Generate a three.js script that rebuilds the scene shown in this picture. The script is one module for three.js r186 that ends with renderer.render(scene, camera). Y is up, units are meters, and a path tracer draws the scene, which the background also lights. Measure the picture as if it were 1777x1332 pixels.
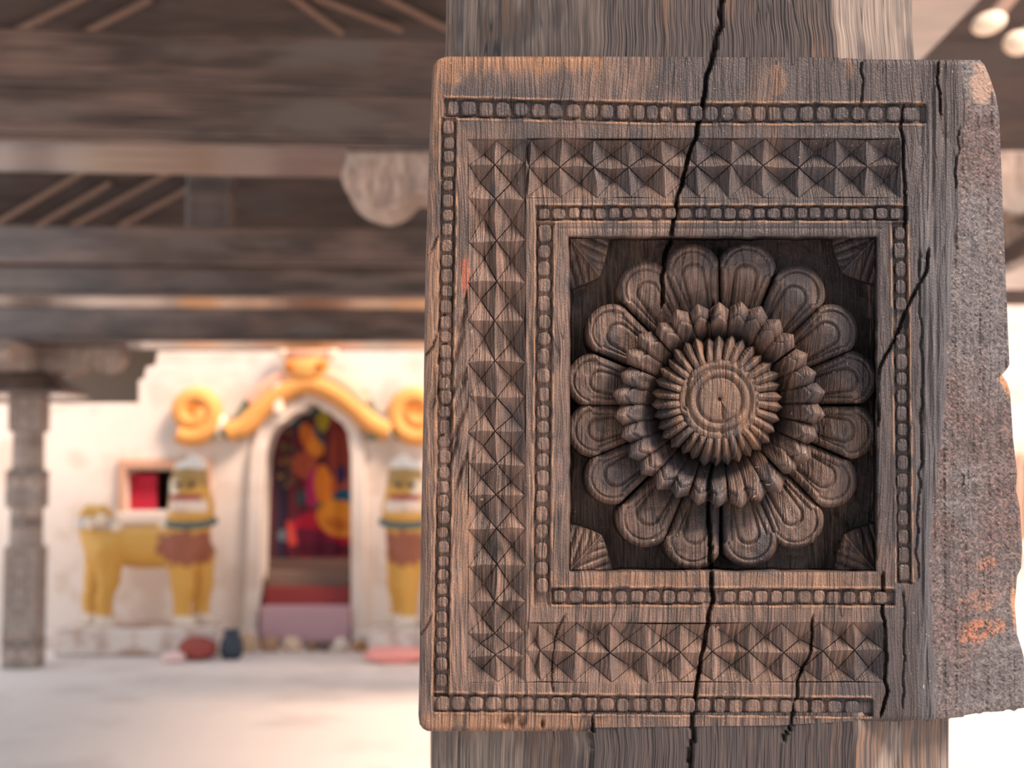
import * as THREE from 'three';
import { MarchingCubes } from 'three/addons/objects/MarchingCubes.js';
import { mergeGeometries } from 'three/addons/utils/BufferGeometryUtils.js';
import { RoundedBoxGeometry } from 'three/addons/geometries/RoundedBoxGeometry.js';

// ------------------------------------------------------------------ camera, sky, exposure
const W = 1777, H = 1332, F = 2440, PITCH = 4 * Math.PI / 180;
const scene = new THREE.Scene();
const camera = new THREE.PerspectiveCamera(2 * Math.atan(H / 2 / F) * 180 / Math.PI, W / H, 0.05, 200);
const EYE = new THREE.Vector3(0, 1.45, 0);
camera.position.copy(EYE);
camera.lookAt(0, 1.45 + Math.sin(PITCH), -Math.cos(PITCH));
camera.focus = 0.752;
camera.userData.fStop = 9;

const skyTex = (() => {            // hazy bright day: whitish near the horizon, pale blue overhead
  const w = 64, h = 32, d = new Float32Array(w * h * 4);
  for (let j = 0; j < h; j++) for (let i = 0; i < w; i++) {
    const el = Math.max(0, (j + 0.5) / h * 2 - 1), t = Math.pow(el, 0.6), k = (j * w + i) * 4;
    d[k] = 0.95 - 0.31 * t; d[k + 1] = 0.95 - 0.16 * t; d[k + 2] = 0.95 + 0.05 * t; d[k + 3] = 1;
  }
  const t = new THREE.DataTexture(d, w, h, THREE.RGBAFormat, THREE.FloatType);
  t.mapping = THREE.EquirectangularReflectionMapping; t.magFilter = THREE.LinearFilter; t.needsUpdate = true;
  return t;
})();
scene.background = skyTex; scene.environment = skyTex;
scene.backgroundIntensity = 1.25; scene.environmentIntensity = 1.25;

const sun = new THREE.DirectionalLight(0xffdfc8, 5.2);      // hazy sun, high on the right behind the camera, softened by cloud
sun.position.set(9, 13, 5.6); sun.target.position.set(0, 1, -1);
sun.castShadow = true; sun.shadow.radius = 36; sun.shadow.mapSize.set(2048, 2048);
Object.assign(sun.shadow.camera, { left: -20, right: 20, top: 20, bottom: -20, near: 0.1, far: 60 });
scene.add(sun, sun.target);

const renderer = new THREE.WebGLRenderer();
renderer.toneMapping = THREE.LinearToneMapping;
renderer.toneMappingExposure = 1.42;
renderer.shadowMap.enabled = true;

// ------------------------------------------------------------------ helpers
let seed = 12345;
const rnd = () => { seed = (seed * 1664525 + 1013904223) >>> 0; return seed / 4294967296; };
const rr = (a, b) => a + (b - a) * rnd();
const clamp = (x, a, b) => Math.min(b, Math.max(a, x));
const ss = (a, b, x) => { const t = clamp((x - a) / (b - a), 0, 1); return t * t * (3 - 2 * t); };
const mix = (a, b, t) => a + (b - a) * t;
function hash(x, y, s) { let n = (x | 0) * 374761393 + (y | 0) * 668265263 + s * 69069; n = (n ^ (n >>> 13)) * 1274126177 | 0; return ((n ^ (n >>> 16)) >>> 0) / 4294967296; }
function noise(x, y, s = 0) {
  const xi = Math.floor(x), yi = Math.floor(y), fx = x - xi, fy = y - yi, u = fx * fx * (3 - 2 * fx), v = fy * fy * (3 - 2 * fy);
  return mix(mix(hash(xi, yi, s), hash(xi + 1, yi, s), u), mix(hash(xi, yi + 1, s), hash(xi + 1, yi + 1, s), u), v);
}
const fbm = (x, y, s = 0, o = 4) => { let a = 0.5, t = 0, n = 0; for (let i = 0; i < o; i++) { t += a * noise(x, y, s + i * 17); n += a; a *= 0.55; x *= 2.03; y *= 2.03; } return t / n; };
function pw(pts, x) {                                   // piecewise linear through [x, y] pairs
  if (x <= pts[0][0]) return pts[0][1];
  for (let i = 1; i < pts.length; i++) if (x <= pts[i][0]) return mix(pts[i - 1][1], pts[i][1], (x - pts[i - 1][0]) / (pts[i][0] - pts[i - 1][0]));
  return pts[pts.length - 1][1];
}
// the survey of the photograph: a reading (px, py) taken at distance -z gives a place in metres
const CP = Math.cos(PITCH), SP = Math.sin(PITCH);
function at(px, py, z) {
  const a = (px - W / 2) / F, b = (H / 2 - py) / F, dz = b * SP - CP, t = z / dz;
  return new THREE.Vector3(a * t, EYE.y + (b * CP + SP) * t, z);
}
const names = {};
function numbered(n) { const k = names[n] = (names[n] ?? -1) + 1; return k ? n + '_' + String(k).padStart(3, '0') : n; }
function thing(name, label, category, pos = [0, 0, 0], turn = 0, group) {
  const o = new THREE.Group(); o.name = numbered(name); o.position.set(...pos); o.rotation.y = turn;
  o.userData = { label, category, kind: 'thing' }; if (group) o.userData.group = group;
  scene.add(o); return o;
}
function mesh(name, geo, mat, parent) {
  const m = new THREE.Mesh(geo, mat); m.name = name; m.castShadow = m.receiveShadow = true; parent.add(m); return m;
}
function solo(name, geo, mat, label, category, pos = [0, 0, 0], kind, group) {
  const m = mesh(numbered(name), geo, mat, scene); m.position.set(...pos); m.userData = { label, category };
  if (kind) m.userData.kind = kind; if (group) m.userData.group = group; return m;
}
function sub(name, parent) { const g = new THREE.Group(); g.name = name; parent.add(g); return g; }
const rbox = (w, h, d, r, x = 0, y = 0, z = 0) => new RoundedBoxGeometry(w, h, d, 2, Math.min(r, w / 2.1, h / 2.1, d / 2.1)).translate(x, y, z);
function boxUV(g) {                                      // uv in metres from the dominant axis of the normal
  const p = g.attributes.position, n = g.attributes.normal, uv = new Float32Array(p.count * 2);
  for (let i = 0; i < p.count; i++) {
    const ax = Math.abs(n.getX(i)), ay = Math.abs(n.getY(i)), az = Math.abs(n.getZ(i));
    const [a, b] = ax > ay && ax > az ? [p.getZ(i), p.getY(i)] : ay > az ? [p.getX(i), p.getZ(i)] : [p.getX(i), p.getY(i)];
    uv[2 * i] = a; uv[2 * i + 1] = b;
  }
  g.setAttribute('uv', new THREE.BufferAttribute(uv, 2)); return g;
}

// ------------------------------------------------------------------ textures
function paint(w, h, fn, srgb) {                          // fn(i, j) -> [r, g, b] 0..255, j up
  const d = new Uint8Array(w * h * 4);
  for (let j = 0; j < h; j++) for (let i = 0; i < w; i++) { const c = fn(i, j), k = (j * w + i) * 4; d[k] = clamp(c[0], 0, 255); d[k + 1] = clamp(c[1], 0, 255); d[k + 2] = clamp(c[2], 0, 255); d[k + 3] = 255; }
  const t = new THREE.DataTexture(d, w, h); t.magFilter = THREE.LinearFilter; t.wrapS = t.wrapT = THREE.MirroredRepeatWrapping;
  if (srgb) t.colorSpace = THREE.SRGBColorSpace; t.needsUpdate = true; return t;
}
const mix3 = (a, b, t) => [mix(a[0], b[0], t), mix(a[1], b[1], t), mix(a[2], b[2], t)];

// ================================================================== THE CARVED PILLAR
const ZP = -0.75, U = 0.75 / F;                            // front plane of the block; U metres per survey unit
const XA = at(690, 666, ZP).x, XB = at(1800, 666, ZP).x, YA = at(888, 1362, ZP).y, YB = at(888, -32, ZP).y;
const BASE = new THREE.Vector3(0.11, 0, -0.89);
function toPx(X, Y) {                                      // plane metres -> survey units
  const y = Y - EYE.y, z = ZP, f = y * SP - z * CP, up = y * CP + z * SP;
  return [W / 2 + F * X / f, H / 2 - F * up / f];
}
// outline of the block in survey units
const XL = [[98, 776], [101, 764], [106, 757], [115, 752], [130, 750], [250, 745], [480, 738], [700, 735], [950, 730], [1150, 728], [1240, 726], [1256, 728], [1264, 734], [1268, 742]];
const XS = [[98, 1690], [104, 1700], [112, 1708], [130, 1716], [165, 1728], [200, 1734], [300, 1738], [400, 1742], [500, 1746], [590, 1750], [632, 1752], [642, 1746], [650, 1739], [664, 1748], [680, 1753], [760, 1758], [820, 1765], [850, 1763], [880, 1770], [950, 1774], [985, 1772], [1000, 1765], [1050, 1761], [1100, 1765], [1125, 1773], [1140, 1777], [1228, 1778], [1268, 1776]];
const XR = [[98, 1668], [135, 1676], [170, 1680], [300, 1666], [400, 1660], [560, 1650], [640, 1645], [700, 1640], [800, 1630], [900, 1620], [980, 1615], [1100, 1620], [1240, 1628], [1268, 1630]];
const YT = [[726, 98], [1045, 98], [1455, 100], [1500, 103], [1700, 104], [1780, 106]];
const YBt = [[726, 1268], [1020, 1268], [1030, 1262], [1350, 1258], [1490, 1250], [1560, 1250], [1640, 1247], [1700, 1236], [1777, 1228]];
const CRACKS = [
  { w: 2.2, d: 40, p: [[1166, 400], [1157, 440], [1150, 480], [1147, 535]] }, { w: 2, d: 30, p: [[1238, 520], [1224, 590], [1226, 625]] }, { w: 2.6, d: 40, p: [[1238, 790], [1229, 860], [1230, 920], [1233, 1000]] },
  { w: 2.6, d: 34, p: [[1257, -60], [1249, 40], [1238, 85], [1226, 130], [1222, 170], [1216, 205], [1198, 262], [1186, 305], [1176, 340], [1171, 370], [1162, 420]] },
  { w: 2.7, d: 34, p: [[1232, 980], [1236, 1030], [1225, 1095], [1216, 1140], [1205, 1200], [1203, 1255], [1194, 1400]] },
  { w: 1.4, d: 18, p: [[1568, 178], [1565, 215], [1568, 292], [1573, 370], [1568, 410]] },
  { w: 1.1, d: 14, p: [[1625, 98], [1628, 150], [1631, 205]] },
  { w: 0.9, d: 10, p: [[1495, 100], [1493, 215]] },
  { w: 1.6, d: 20, p: [[1612, 430], [1606, 470], [1572, 534], [1550, 590], [1527, 640], [1519, 690], [1524, 740]] },
  { w: 1.6, d: 20, p: [[1411, 1066], [1404, 1130], [1384, 1178], [1377, 1240], [1360, 1290]] },
  { w: 1.7, d: 22, p: [[1531, 990], [1535, 1148], [1538, 1197], [1527, 1246]] },
  { w: 1.0, d: 10, p: [[790, 505], [765, 560], [738, 625]] },
  { w: 0.9, d: 8, p: [[764, 400], [741, 445]] },
  { w: 1.6, d: 20, p: [[1032, 1234], [1027, 1262], [1022, 1400]] },
  { w: 0.7, d: 8, p: [[1570, 1020], [1566, 1230]] },
  { w: 0.9, d: 8, p: [[1594, 430], [1600, 700], [1590, 1010]] },
  { w: 0.9, d: 8, p: [[983, 1062], [962, 1108], [957, 1205]] },
  { w: 1.0, d: 9, p: [[1664, 215], [1660, 300], [1658, 330]] },
  { w: 0.7, d: 6, p: [[752, 1060], [728, 1110]] },
];
for (const c of CRACKS) { c.x0 = Math.min(...c.p.map(q => q[0])) - 12; c.x1 = Math.max(...c.p.map(q => q[0])) + 12; c.y0 = c.p[0][1]; c.y1 = c.p[c.p.length - 1][1]; }
function crackDepth(x, y) {
  let h = 0;
  for (const c of CRACKS) {
    if (x < c.x0 || x > c.x1 || y < c.y0 || y > c.y1) continue;
    const xc = pw(c.p.map(q => [q[1], q[0]]), y) + (noise(y * 0.05, c.w * 9, 3) - 0.5) * 7 + (noise(y * 0.18, c.w * 9, 4) - 0.5) * 1.6;
    const ends = Math.min(1, (y - c.y0) / 14 + 0.15, (c.y1 - y) / 14 + 0.15), w = c.w * (0.7 + 0.6 * noise(y * 0.05, c.w, 5)) * ends;
    const d = Math.abs(x - xc);
    if (d < w + 3) h = Math.min(h, -c.d * ends * (1 - ss(w * 0.5, w + 1.6, d)) + 0.8 * (1 - ss(w + 1, w + 3, d)) * ss(w * 0.5, w + 1.6, d));
  }
  return h;
}
const GOUGES = [[[832, 470], [800, 540], [3.5]], [[822, 500], [788, 600], [4]], [[808, 560], [776, 660], [4]], [[822, 620], [792, 690], [4.5]], [[806, 640], [766, 720], [4]], [[792, 700], [756, 775], [3]], [[815, 690], [770, 800], [3.5]], [[800, 740], [772, 830], [3]], [[840, 440], [806, 520], [3.5]], [[786, 560], [748, 660], [3]], [[776, 640], [742, 720], [3]], [[812, 780], [786, 860], [2.5]],
  [[892, 1238], [874, 1264], [6]], [[910, 1240], [902, 1266], [5]], [[942, 1246], [940, 1264], [3]], [[884, 1240], [866, 1262], [4]]];
const near = (x, y, a, b) => { const vx = b[0] - a[0], vy = b[1] - a[1], t = clamp(((x - a[0]) * vx + (y - a[1]) * vy) / (vx * vx + vy * vy), 0, 1); return [Math.hypot(x - a[0] - vx * t, y - a[1] - vy * t), t]; };
const BAND_L = { x0: 812, x1: 912, y0: 243, y1: 1183 }, BAND_T = { x0: 912, x1: 1562, y0: 241, y1: 343 }, BAND_B = { x0: 912, x1: 1534, y0: 1080, y1: 1183 };
const inBox = (b, x, y, m = 0) => Math.min(x - b.x0, b.x1 - x, y - b.y0, b.y1 - y) + m;
const RECESS = { x0: 988, x1: 1520, y0: 412, y1: 990 };
const topRowY = x => 187 + 10 * clamp((x - 775) / 400, 0, 1), leftColX = y => mix(779, 765, (y - 200) / 1000), botRowY = x => mix(1219, 1227, (x - 760) / 740);
const inTopY = x => 370, inLeftX = y => mix(945, 940, (y - 400) / 600), inBotY = x => mix(1034, 1036, (x - 940) / 600), inRightX = y => mix(1561, 1569, (y - 400) / 600);
// runs of beads: [horizontal?, start, end, centre line, half width of the channel, pitch]
const RUNS = [
  [true, 772, 1604, topRowY, 16, 28], [false, 206, 1206, leftColX, 12.5, 26], [true, 754, 1512, botRowY, 15, 29],
  [true, 932, 1572, inTopY, 12, 24.5], [false, 386, 1048, inLeftX, 13.5, 31], [true, 956, 1550, inBotY, 13.5, 26], [false, 388, 1010, inRightX, 12, 31],
];
function faceHeight(x, y) {                                // relief of the carved face in survey units, 0 = face
  let h = (fbm(x * 0.012, y * 0.008, 1, 3) - 0.5) * 3 + (noise(x * 0.22, y * 0.012, 8) - 0.5) * 1.1 + (noise(x * 0.09, y * 0.006, 9) - 0.5) * 1.3;
  const xr = pw(XR, y) + (noise(y * 0.03, 2, 7) - 0.5) * 7;
  if (x > 1586) { const k = ss(1586, 1602, x); h += k * ((noise(x * 0.16, y * 0.005, 21) - 0.5) * 6 + (noise(x * 0.45, y * 0.012, 22) - 0.5) * 3 - 1.5); }
  if (x > xr - 14) h -= 0.05 * Math.pow(Math.max(0, Math.min(14, x - xr + 14)), 2) * 0.8;
  if (x > xr) h -= (x - xr) * 0.95 - (fbm(x * 0.05, y * 0.05, 31, 4) - 0.5) * 9 - (noise(x * 0.35, y * 0.35, 32) - 0.5) * 3.2;
  for (const [hor, s, e, fc, hw] of RUNS) {
    const u = hor ? x : y, v = hor ? y : x; if (u < s - 8 || u > e + 8) continue;
    const q = Math.abs(v - fc(u)) + (noise(u * 0.08, s, 12) - 0.5) * 2, k = ss(s - 4, s + 1, u) * (1 - ss(e - 1, e + 4, u));
    h -= k * 7.5 * (1 - ss(hw - 1.5, hw + 1.5, q)) * (1 + 0.35 * ss(hw - 6, hw - 2, q));
    h += k * 1.6 * ss(hw, hw + 2, q) * (1 - ss(hw + 3, hw + 6, q));
  }
  for (const b of [BAND_L, BAND_T, BAND_B]) { const d = inBox(b, x, y); if (d > -2) h -= 30 * ss(0.5, 2.5, d); }
  { const d = inBox(RECESS, x, y) + (noise(x * 0.05, y * 0.05, 14) - 0.5) * 3;
    if (d > -8) h -= 150 * ss(-1, 4, d) - ss(2, 6, d) * (fbm(x * 0.04, y * 0.04, 41, 3) - 0.5) * 12 + 2.0 * ss(-8, 0, d); }
  const rt = Math.abs(y - 396); if (x > 970 && x < 1530 && rt < 4) h -= 2 * (1 - rt / 4);
  for (const [a, b, w] of GOUGES) if (Math.abs(x - a[0]) < 90 && y > Math.min(a[1], b[1]) - 10 && y < Math.max(a[1], b[1]) + 10) { const [d, t] = near(x, y, a, b); h -= (8 + 6 * noise(y * 0.1, x * 0.3, 15)) * (1 - ss(0, w[0] * 1.6, d)) * Math.sin(Math.PI * clamp(t, 0.05, 0.95)); }
  return h + crackDepth(x, y);
}

// ---- wood of the block: long vertical fibres, checks, dark patina, worn raw patches
const woodish = (x, y, warp = 26) => {                                // returns [fibre 0..1, check 0..1]
  const wx = x + (fbm(x * 0.01, y * 0.004, 51, 3) - 0.5) * warp;
  const fib = 0.5 * noise(wx * 0.55, y * 0.02, 52) + 0.3 * noise(wx * 1.1, y * 0.045, 53) + 0.2 * noise(wx * 0.2, y * 0.008, 54);
  const ck = 1 - ss(0.0, 0.05, Math.abs(noise(wx * 0.11, y * 0.006, 55) - 0.5)) ;
  return [fib, ck * ss(0.5, 0.7, noise(x * 0.02, y * 0.012, 56))];
};
const TW = 1632, TH = 2048, cBump = new Float32Array(TW * TH);
const blob = (x, y, cx, cy, rx, ry, s) => ss(0.25, -0.25, Math.hypot((x - cx) / rx, (y - cy) / ry) - 1 + (fbm(x * 0.05, y * 0.05, s, 4) - 0.5) * 1.5);
const panelMap = paint(TW, TH, (i, j) => {
  const X = XA + (i + 0.5) / TW * (XB - XA), Y = YA + (j + 0.5) / TH * (YB - YA); let [x, y] = toPx(X, Y);
  const [fib, ck] = woodish(x, y), big = fbm(x * 0.006, y * 0.004, 61, 4), mid = fbm(x * 0.03, y * 0.012, 62, 4), fine = noise(x * 0.9, y * 0.7, 63);
  let c = mix3([52, 44, 42], [132, 108, 95], clamp(fib * 1.45 - 0.24 + (mid - 0.5) * 0.9, 0, 1));
  // slate-dark patina, ragged patches: heavy on the upper and right part of the timber
  let pat = (big - 0.5) * 1.7 + (mid - 0.5) * 1.5 + (fib - 0.5) * 0.8 - 0.12 + 0.5 * ss(1020, 1320, x) * ss(470, 330, y) + 0.55 * ss(1380, 1560, x) - 0.35 * ss(950, 1060, y) * ss(1600, 1480, x) - 0.1 * ss(1000, 860, x);
  c = mix3(c, mix3([27, 29, 35], [66, 61, 64], clamp(fib * 1.1 + fine * 0.2 - 0.1, 0, 1)), ss(-0.05, 0.35, pat) * 0.86);
  if (x > 1586) c = mix3(c, mix3([40, 44, 52], [94, 95, 98], clamp(fib * 1.4 - 0.2, 0, 1)), 0.75 * ss(1584, 1604, x + (mid - 0.5) * 20) * ss(120, 420, y + (mid - 0.5) * 200));
  const xr = pw(XR, y) + (noise(y * 0.03, 2, 7) - 0.5) * 7;
  if (x > xr) { const e = x - xr; x = xr + e / (1 + (xr - 888 + e) * 0.95 / F); }   // the bark side slopes back
  if (x > xr - 4) {                                        // bark-side surface: coarse granular crust
    const g = 0.5 * noise(x * 0.28, y * 0.22, 71) + 0.5 * noise(x * 0.6, y * 0.5, 72), g2 = fbm(x * 0.012, y * 0.008, 73, 3);
    let q = mix3(mix3([46, 38, 40], [100, 82, 78], clamp((g - 0.5) * 1.9 + 0.42, 0, 1)), mix3([50, 51, 56], [96, 94, 95], clamp((g - 0.5) * 1.9 + 0.45, 0, 1)), 0.8 * ss(0.35, 0.75, g2 + 0.25 * ss(150, 0, Math.abs(y - 520)) + 0.2 * ss(120, 0, Math.abs(y - 1200))));
    q = mix3(q, [150, 92, 62], 0.75 * Math.max(blob(x, y, 1703, 1104, 34, 22, 81), 0.7 * blob(x, y, 1715, 982, 17, 12, 82), 0.45 * blob(x, y, 1700, 1050, 30, 24, 84)) * ss(0.25, 0.6, g));
    q = mix3(q, [160, 116, 80], 0.8 * ss(7, 2, pw(XS, y) - x - 3 * noise(y * 0.2, 1, 83)) * Math.max(ss(985, 1003, y) * ss(1145, 1125, y), ss(634, 642, y) * ss(690, 668, y)));
    q = mix3(q, [140, 116, 100], 0.8 * blob(x, y, 1706, 136, 26, 34, 85));
    c = mix3(c, q, ss(-4, 2, x - xr));
  }
  // raw, worn wood along the top left arris, bottom rail and the left edge
  const raw = Math.max(ss(30, 4, y - 96 - 20 * noise(x * 0.15, 3, 91) * (0.5 + noise(x * 0.4, 1, 92))) * ss(1052, 1040, x) * 0.75 * ss(92, 99, y), 0.5 * ss(770, 752, x + (mid - 0.5) * 40) * ss(1000, 300, y * 0.6 + 500 * mid),
    0.6 * blob(x, y, 772, 118, 24, 26, 93), 0.55 * blob(x, y, 870, 1252, 150, 16, 94), 0.4 * blob(x, y, 1100, 1006, 150, 11, 95), 0.35 * blob(x, y, 1400, 1006, 130, 10, 96), 0.3 * blob(x, y, 806, 930, 16, 90, 97), 0.5 * blob(x, y, 1472, 122, 8, 22, 98), 0.5 * blob(x, y, 1350, 135, 12, 26, 99));
  c = mix3(c, mix3([112, 80, 58], [150, 112, 80], fib), raw * ss(0.2, 0.55, fib + 0.25 * mid));
  c = mix3(c, [168, 84, 60], 0.75 * blob(x, y, 808, 478, 9, 30, 101) * ss(0.3, 0.6, fib));
  c = mix3(c, [136, 102, 76], 0.45 * blob(x, y, 1250, 693, 108, 105, 102) * ss(0.25, 0.6, fib));   // bare, handled wood on the boss
  for (const [hor, s, e, fc, hw] of RUNS) {                // bare worn arrises along the bead channels
    const u = hor ? x : y, v = hor ? y : x; if (u < s || u > e) continue; const q = Math.abs(Math.abs(v - fc(u)) - hw - 3.2);
    if (q < 4) c = mix3(c, [142, 112, 88], 0.75 * ss(3, 0.8, q) * ss(0.38, 0.62, noise(u * 0.05, v * 0.02 + s, 113) * 0.7 + fib * 0.45));
  }
  const dust = ss(0.93, 0.97, noise(x * 0.32, y * 0.32, 111)) * ss(0.62, 0.72, fbm(x * 0.012, y * 0.012, 112, 2));
  c = mix3(c, [206, 178, 142], dust * 0.8);
  c = mix3(c, [30, 27, 28], ck * 0.6);
  cBump[j * TW + i] = clamp(0.5 + (x > xr ? (noise(x * 0.3, y * 0.26, 72) - 0.5) * 0.5 + (noise(x * 0.6, y * 0.5, 74) - 0.5) * 0.35 : (fib - 0.5) * 0.75 - ck * 0.4 + (fine - 0.5) * 0.25), 0, 1);
  return c;
}, true);
const panelBump = paint(TW, TH, (i, j) => { const b = cBump[j * TW + i] * 255; return [b, b, b]; });
const panelRough = paint(408, 512, (i, j) => { const r = 118 + 90 * fbm(i * 0.06, j * 0.02, 121, 4); return [r, r, r]; });
const carved = new THREE.MeshPhysicalMaterial({ map: panelMap, bumpMap: panelBump, bumpScale: 0.0012, roughnessMap: panelRough, roughness: 0.95 });
carved.name = 'carved hardwood';

class Relief {                                              // mesh built from survey readings on the block's plane
  constructor() { this.p = []; this.uv = []; this.i = []; }
  v(x, y, h) {
    const q = at(x, y, ZP + h * U);
    this.p.push(q.x - BASE.x, q.y - BASE.y, q.z - BASE.z); this.uv.push((q.x - XA) / (XB - XA), (q.y - YA) / (YB - YA));
    return this.p.length / 3 - 1;
  }
  w(q, u, v) { this.p.push(q.x - BASE.x, q.y - BASE.y, q.z - BASE.z); this.uv.push(u, v); return this.p.length / 3 - 1; }
  t(a, b, c) { this.i.push(a, b, c); }
  q(a, b, c, d) { this.i.push(a, b, c, a, c, d); }
  grid(nu, nv, fn) {                                        // fn(i, j) -> [x, y, h]; rows run down the face
    const id = []; for (let j = 0; j <= nv; j++) { id[j] = []; for (let i = 0; i <= nu; i++) id[j][i] = this.v(...fn(i, j)); }
    for (let j = 0; j < nv; j++) for (let i = 0; i < nu; i++) this.q(id[j][i], id[j + 1][i], id[j + 1][i + 1], id[j][i + 1]);
    return id;
  }
  geo(flat) {
    let g = new THREE.BufferGeometry(); g.setAttribute('position', new THREE.Float32BufferAttribute(this.p, 3)); g.setAttribute('uv', new THREE.Float32BufferAttribute(this.uv, 2)); g.setIndex(this.i);
    if (flat) g = g.toNonIndexed(); g.computeVertexNormals(); return g;
  }
}
const pillar = thing('carved_pillar', 'dark carved timber pillar in front with square block bearing a lotus rosette', 'pillar', BASE.toArray());

{ // the block: carved face as relief, then the sides running back
  const r = new Relief(), STEP = 2, x0 = 726, x1 = 1778, y0 = 98, y1 = 1268, nu = (x1 - x0) / STEP, nv = (y1 - y0) / STEP;
  const place = (i, j) => {
    let y = y0 + j * STEP, x = clamp(x0 + i * STEP, pw(XL, y), pw(XS, y)); y = clamp(y, pw(YT, x), pw(YBt, x));
    const yw = y + (x > 1500 && j === nv ? (noise(x * 0.1, 5, 131) - 0.5) * 8 : 0);
    const flush = ss(1040, 1050, x) * ss(1460, 1450, x);
    const d = Math.min(x - pw(XL, y), pw(XS, y) - x + 3, mix(y - pw(YT, x), 20, flush), mix(pw(YBt, x) - y, 20, ss(1025, 1035, x) * ss(1495, 1485, x))), R = 9;
    let h = faceHeight(x, y); if (d < R) h -= R - Math.sqrt(Math.max(0, R * R - (R - d) * (R - d)));
    return [x, yw, h];
  };
  const id = r.grid(nu, nv, place);
  const D = 0.27, side = (loop) => {                         // a strip from the rim of the face to the back
    let last = null;
    for (const v of loop) {
      const q = new THREE.Vector3(r.p[3 * v], r.p[3 * v + 1], r.p[3 * v + 2]).add(BASE), u = r.uv[2 * v], w = r.uv[2 * v + 1];
      const a = r.w(q, u, w), m = r.w(new THREE.Vector3(q.x, q.y, ZP - D * 0.5), u + 0.3, w), b = r.w(new THREE.Vector3(q.x, q.y, ZP - D), u + 0.6, w);
      if (last) { r.q(last[0], a, m, last[1]); r.q(last[1], m, b, last[2]); } last = [a, m, b];
    }
  };
  side(id[0].slice().reverse()); side(id[nv]); side(id.map(row => row[0])); side(id.map(row => row[nu]).reverse());
  const c = [id[0][0], id[nv][0], id[nv][nu], id[0][nu]].map(v => r.w(new THREE.Vector3(r.p[3 * v] + BASE.x, r.p[3 * v + 1], ZP - D), r.uv[2 * v], r.uv[2 * v + 1]));
  r.q(c[3], c[2], c[1], c[0]);
  mesh('block', r.geo(), carved, pillar);
}
// the shaft above and below: eight-sided, front facet flush with the block
const SHW = 1024, SHH = 1024, sBump = new Float32Array(SHW * SHH);
const shaftMap = paint(SHW, SHH, (i, j) => {                 // u 0..1 round the front of the shaft, v 1 m; grey weathered timber with dark and raw streaks
  const x = i * 0.95, y = j * 1.3, [fib, ck] = woodish(x + 3000, y * 0.55, 7), mid = fbm(x * 0.02, y * 0.007, 141, 4), big = fbm(x * 0.006, y * 0.002, 142, 3);
  const f = clamp(fib * 1.5 - 0.25, 0, 1), u = i / SHW;
  let c = mix3([70, 64, 62], [150, 137, 125], f);
  const front = ss(0.325, 0.335, u) * ss(0.80, 0.79, u);  // front facet darker, side facets lighter: facet shading put into the colour
  c = mix3(c, mix3([28, 28, 33], [68, 60, 59], f), clamp(front * 0.9 + ss(0.5, 0.72, mid) * 0.5, 0, 0.95));
  c = mix3(c, [120, 84, 60], 0.5 * ss(0.55, 0.72, mid) * ss(0.4, 0.6, fib) * ss(0.4, 0.5, big));
  c = mix3(c, [28, 27, 30], ck * 0.75);
  sBump[j * SHW + i] = clamp(0.5 + (fib - 0.5) * 0.9 - ck * 0.45, 0, 1); return c;
}, true);
const shaftBump = paint(SHW, SHH, (i, j) => { const b = sBump[j * SHW + i] * 255; return [b, b, b]; });
const shaftMat = new THREE.MeshStandardMaterial({ map: shaftMap, bumpMap: shaftBump, bumpScale: 0.0016, roughness: 0.72 });
function shaft(rows, edge) {
  // cross-section in survey units: left edge, left arris, right arris, right edge
  const p = [], uv = [], ix = []; let nu = 0;
  rows.forEach((y) => {
    const [a, b, c, d] = edge(y), prof = [];
    const put = (x, h, u) => { const yy = clamp(y, -200, 1500), q = at(x, yy, ZP + h * U); prof.push([q.x, y > 2000 ? 0 : y < -2000 ? 3.48 : at(x, yy, ZP).y, q.z, u]); };
    put(a + 20, -760, -0.45); put(a - 4, -700, -0.3); put(a, -262, -0.001); put(a, -258, 0.0);
    for (let k = 0; k <= 46; k++) { const t = k / 46, x = mix(a, b, t); put(x, -250 * (1 - t) - 2 + crackDepth(x, y) * 0.5 + (noise(x * 0.05, y * 0.006, 151) - 0.5) * 5 + (noise(x * 0.2, y * 0.01, 152) - 0.5) * 2.4 - (1 - Math.min(1, t * 9)) * 9, t * 0.33); }
    for (let k = 1; k <= 104; k++) { const t = k / 104, x = mix(b, c, t); put(x, -1.2 + crackDepth(x, y) + (noise(x * 0.05, y * 0.006, 153) - 0.5) * 3 + (noise(x * 0.22, y * 0.01, 154) - 0.5) * 2, 0.33 + t * 0.47); }
    for (let k = 1; k <= 22; k++) { const t = k / 22, x = mix(c, d, t); put(x, -1.2 - 120 * t + (noise(x * 0.06, y * 0.008, 155) - 0.5) * 4 - 5 * ss(0.8, 1, t), 0.8 + t * 0.2); }
    put(d, -128, 1.0); put(d + 4, -600, 1.3); put(d - 20, -760, 1.45);
    nu = prof.length; for (const q of prof) { p.push(q[0] - BASE.x, q[1] - BASE.y, q[2] - BASE.z); uv.push(q[3], q[1] * 2.4); }
  });
  for (let j = 0; j < rows.length - 1; j++) for (let i = 0; i < nu - 1; i++) { const a = j * nu + i, b = a + nu; ix.push(a, b, b + 1, a, b + 1, a + 1); }
  for (let j = 0; j < rows.length - 1; j++) { const a = j * nu, b = a + nu - 1; ix.push(a, b, b + nu, a, b + nu, a + nu); }
  const g = new THREE.BufferGeometry(); g.setAttribute('position', new THREE.Float32BufferAttribute(p, 3)); g.setAttribute('uv', new THREE.Float32BufferAttribute(uv, 2)); g.setIndex(ix); g.computeVertexNormals();
  return g;
}
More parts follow.
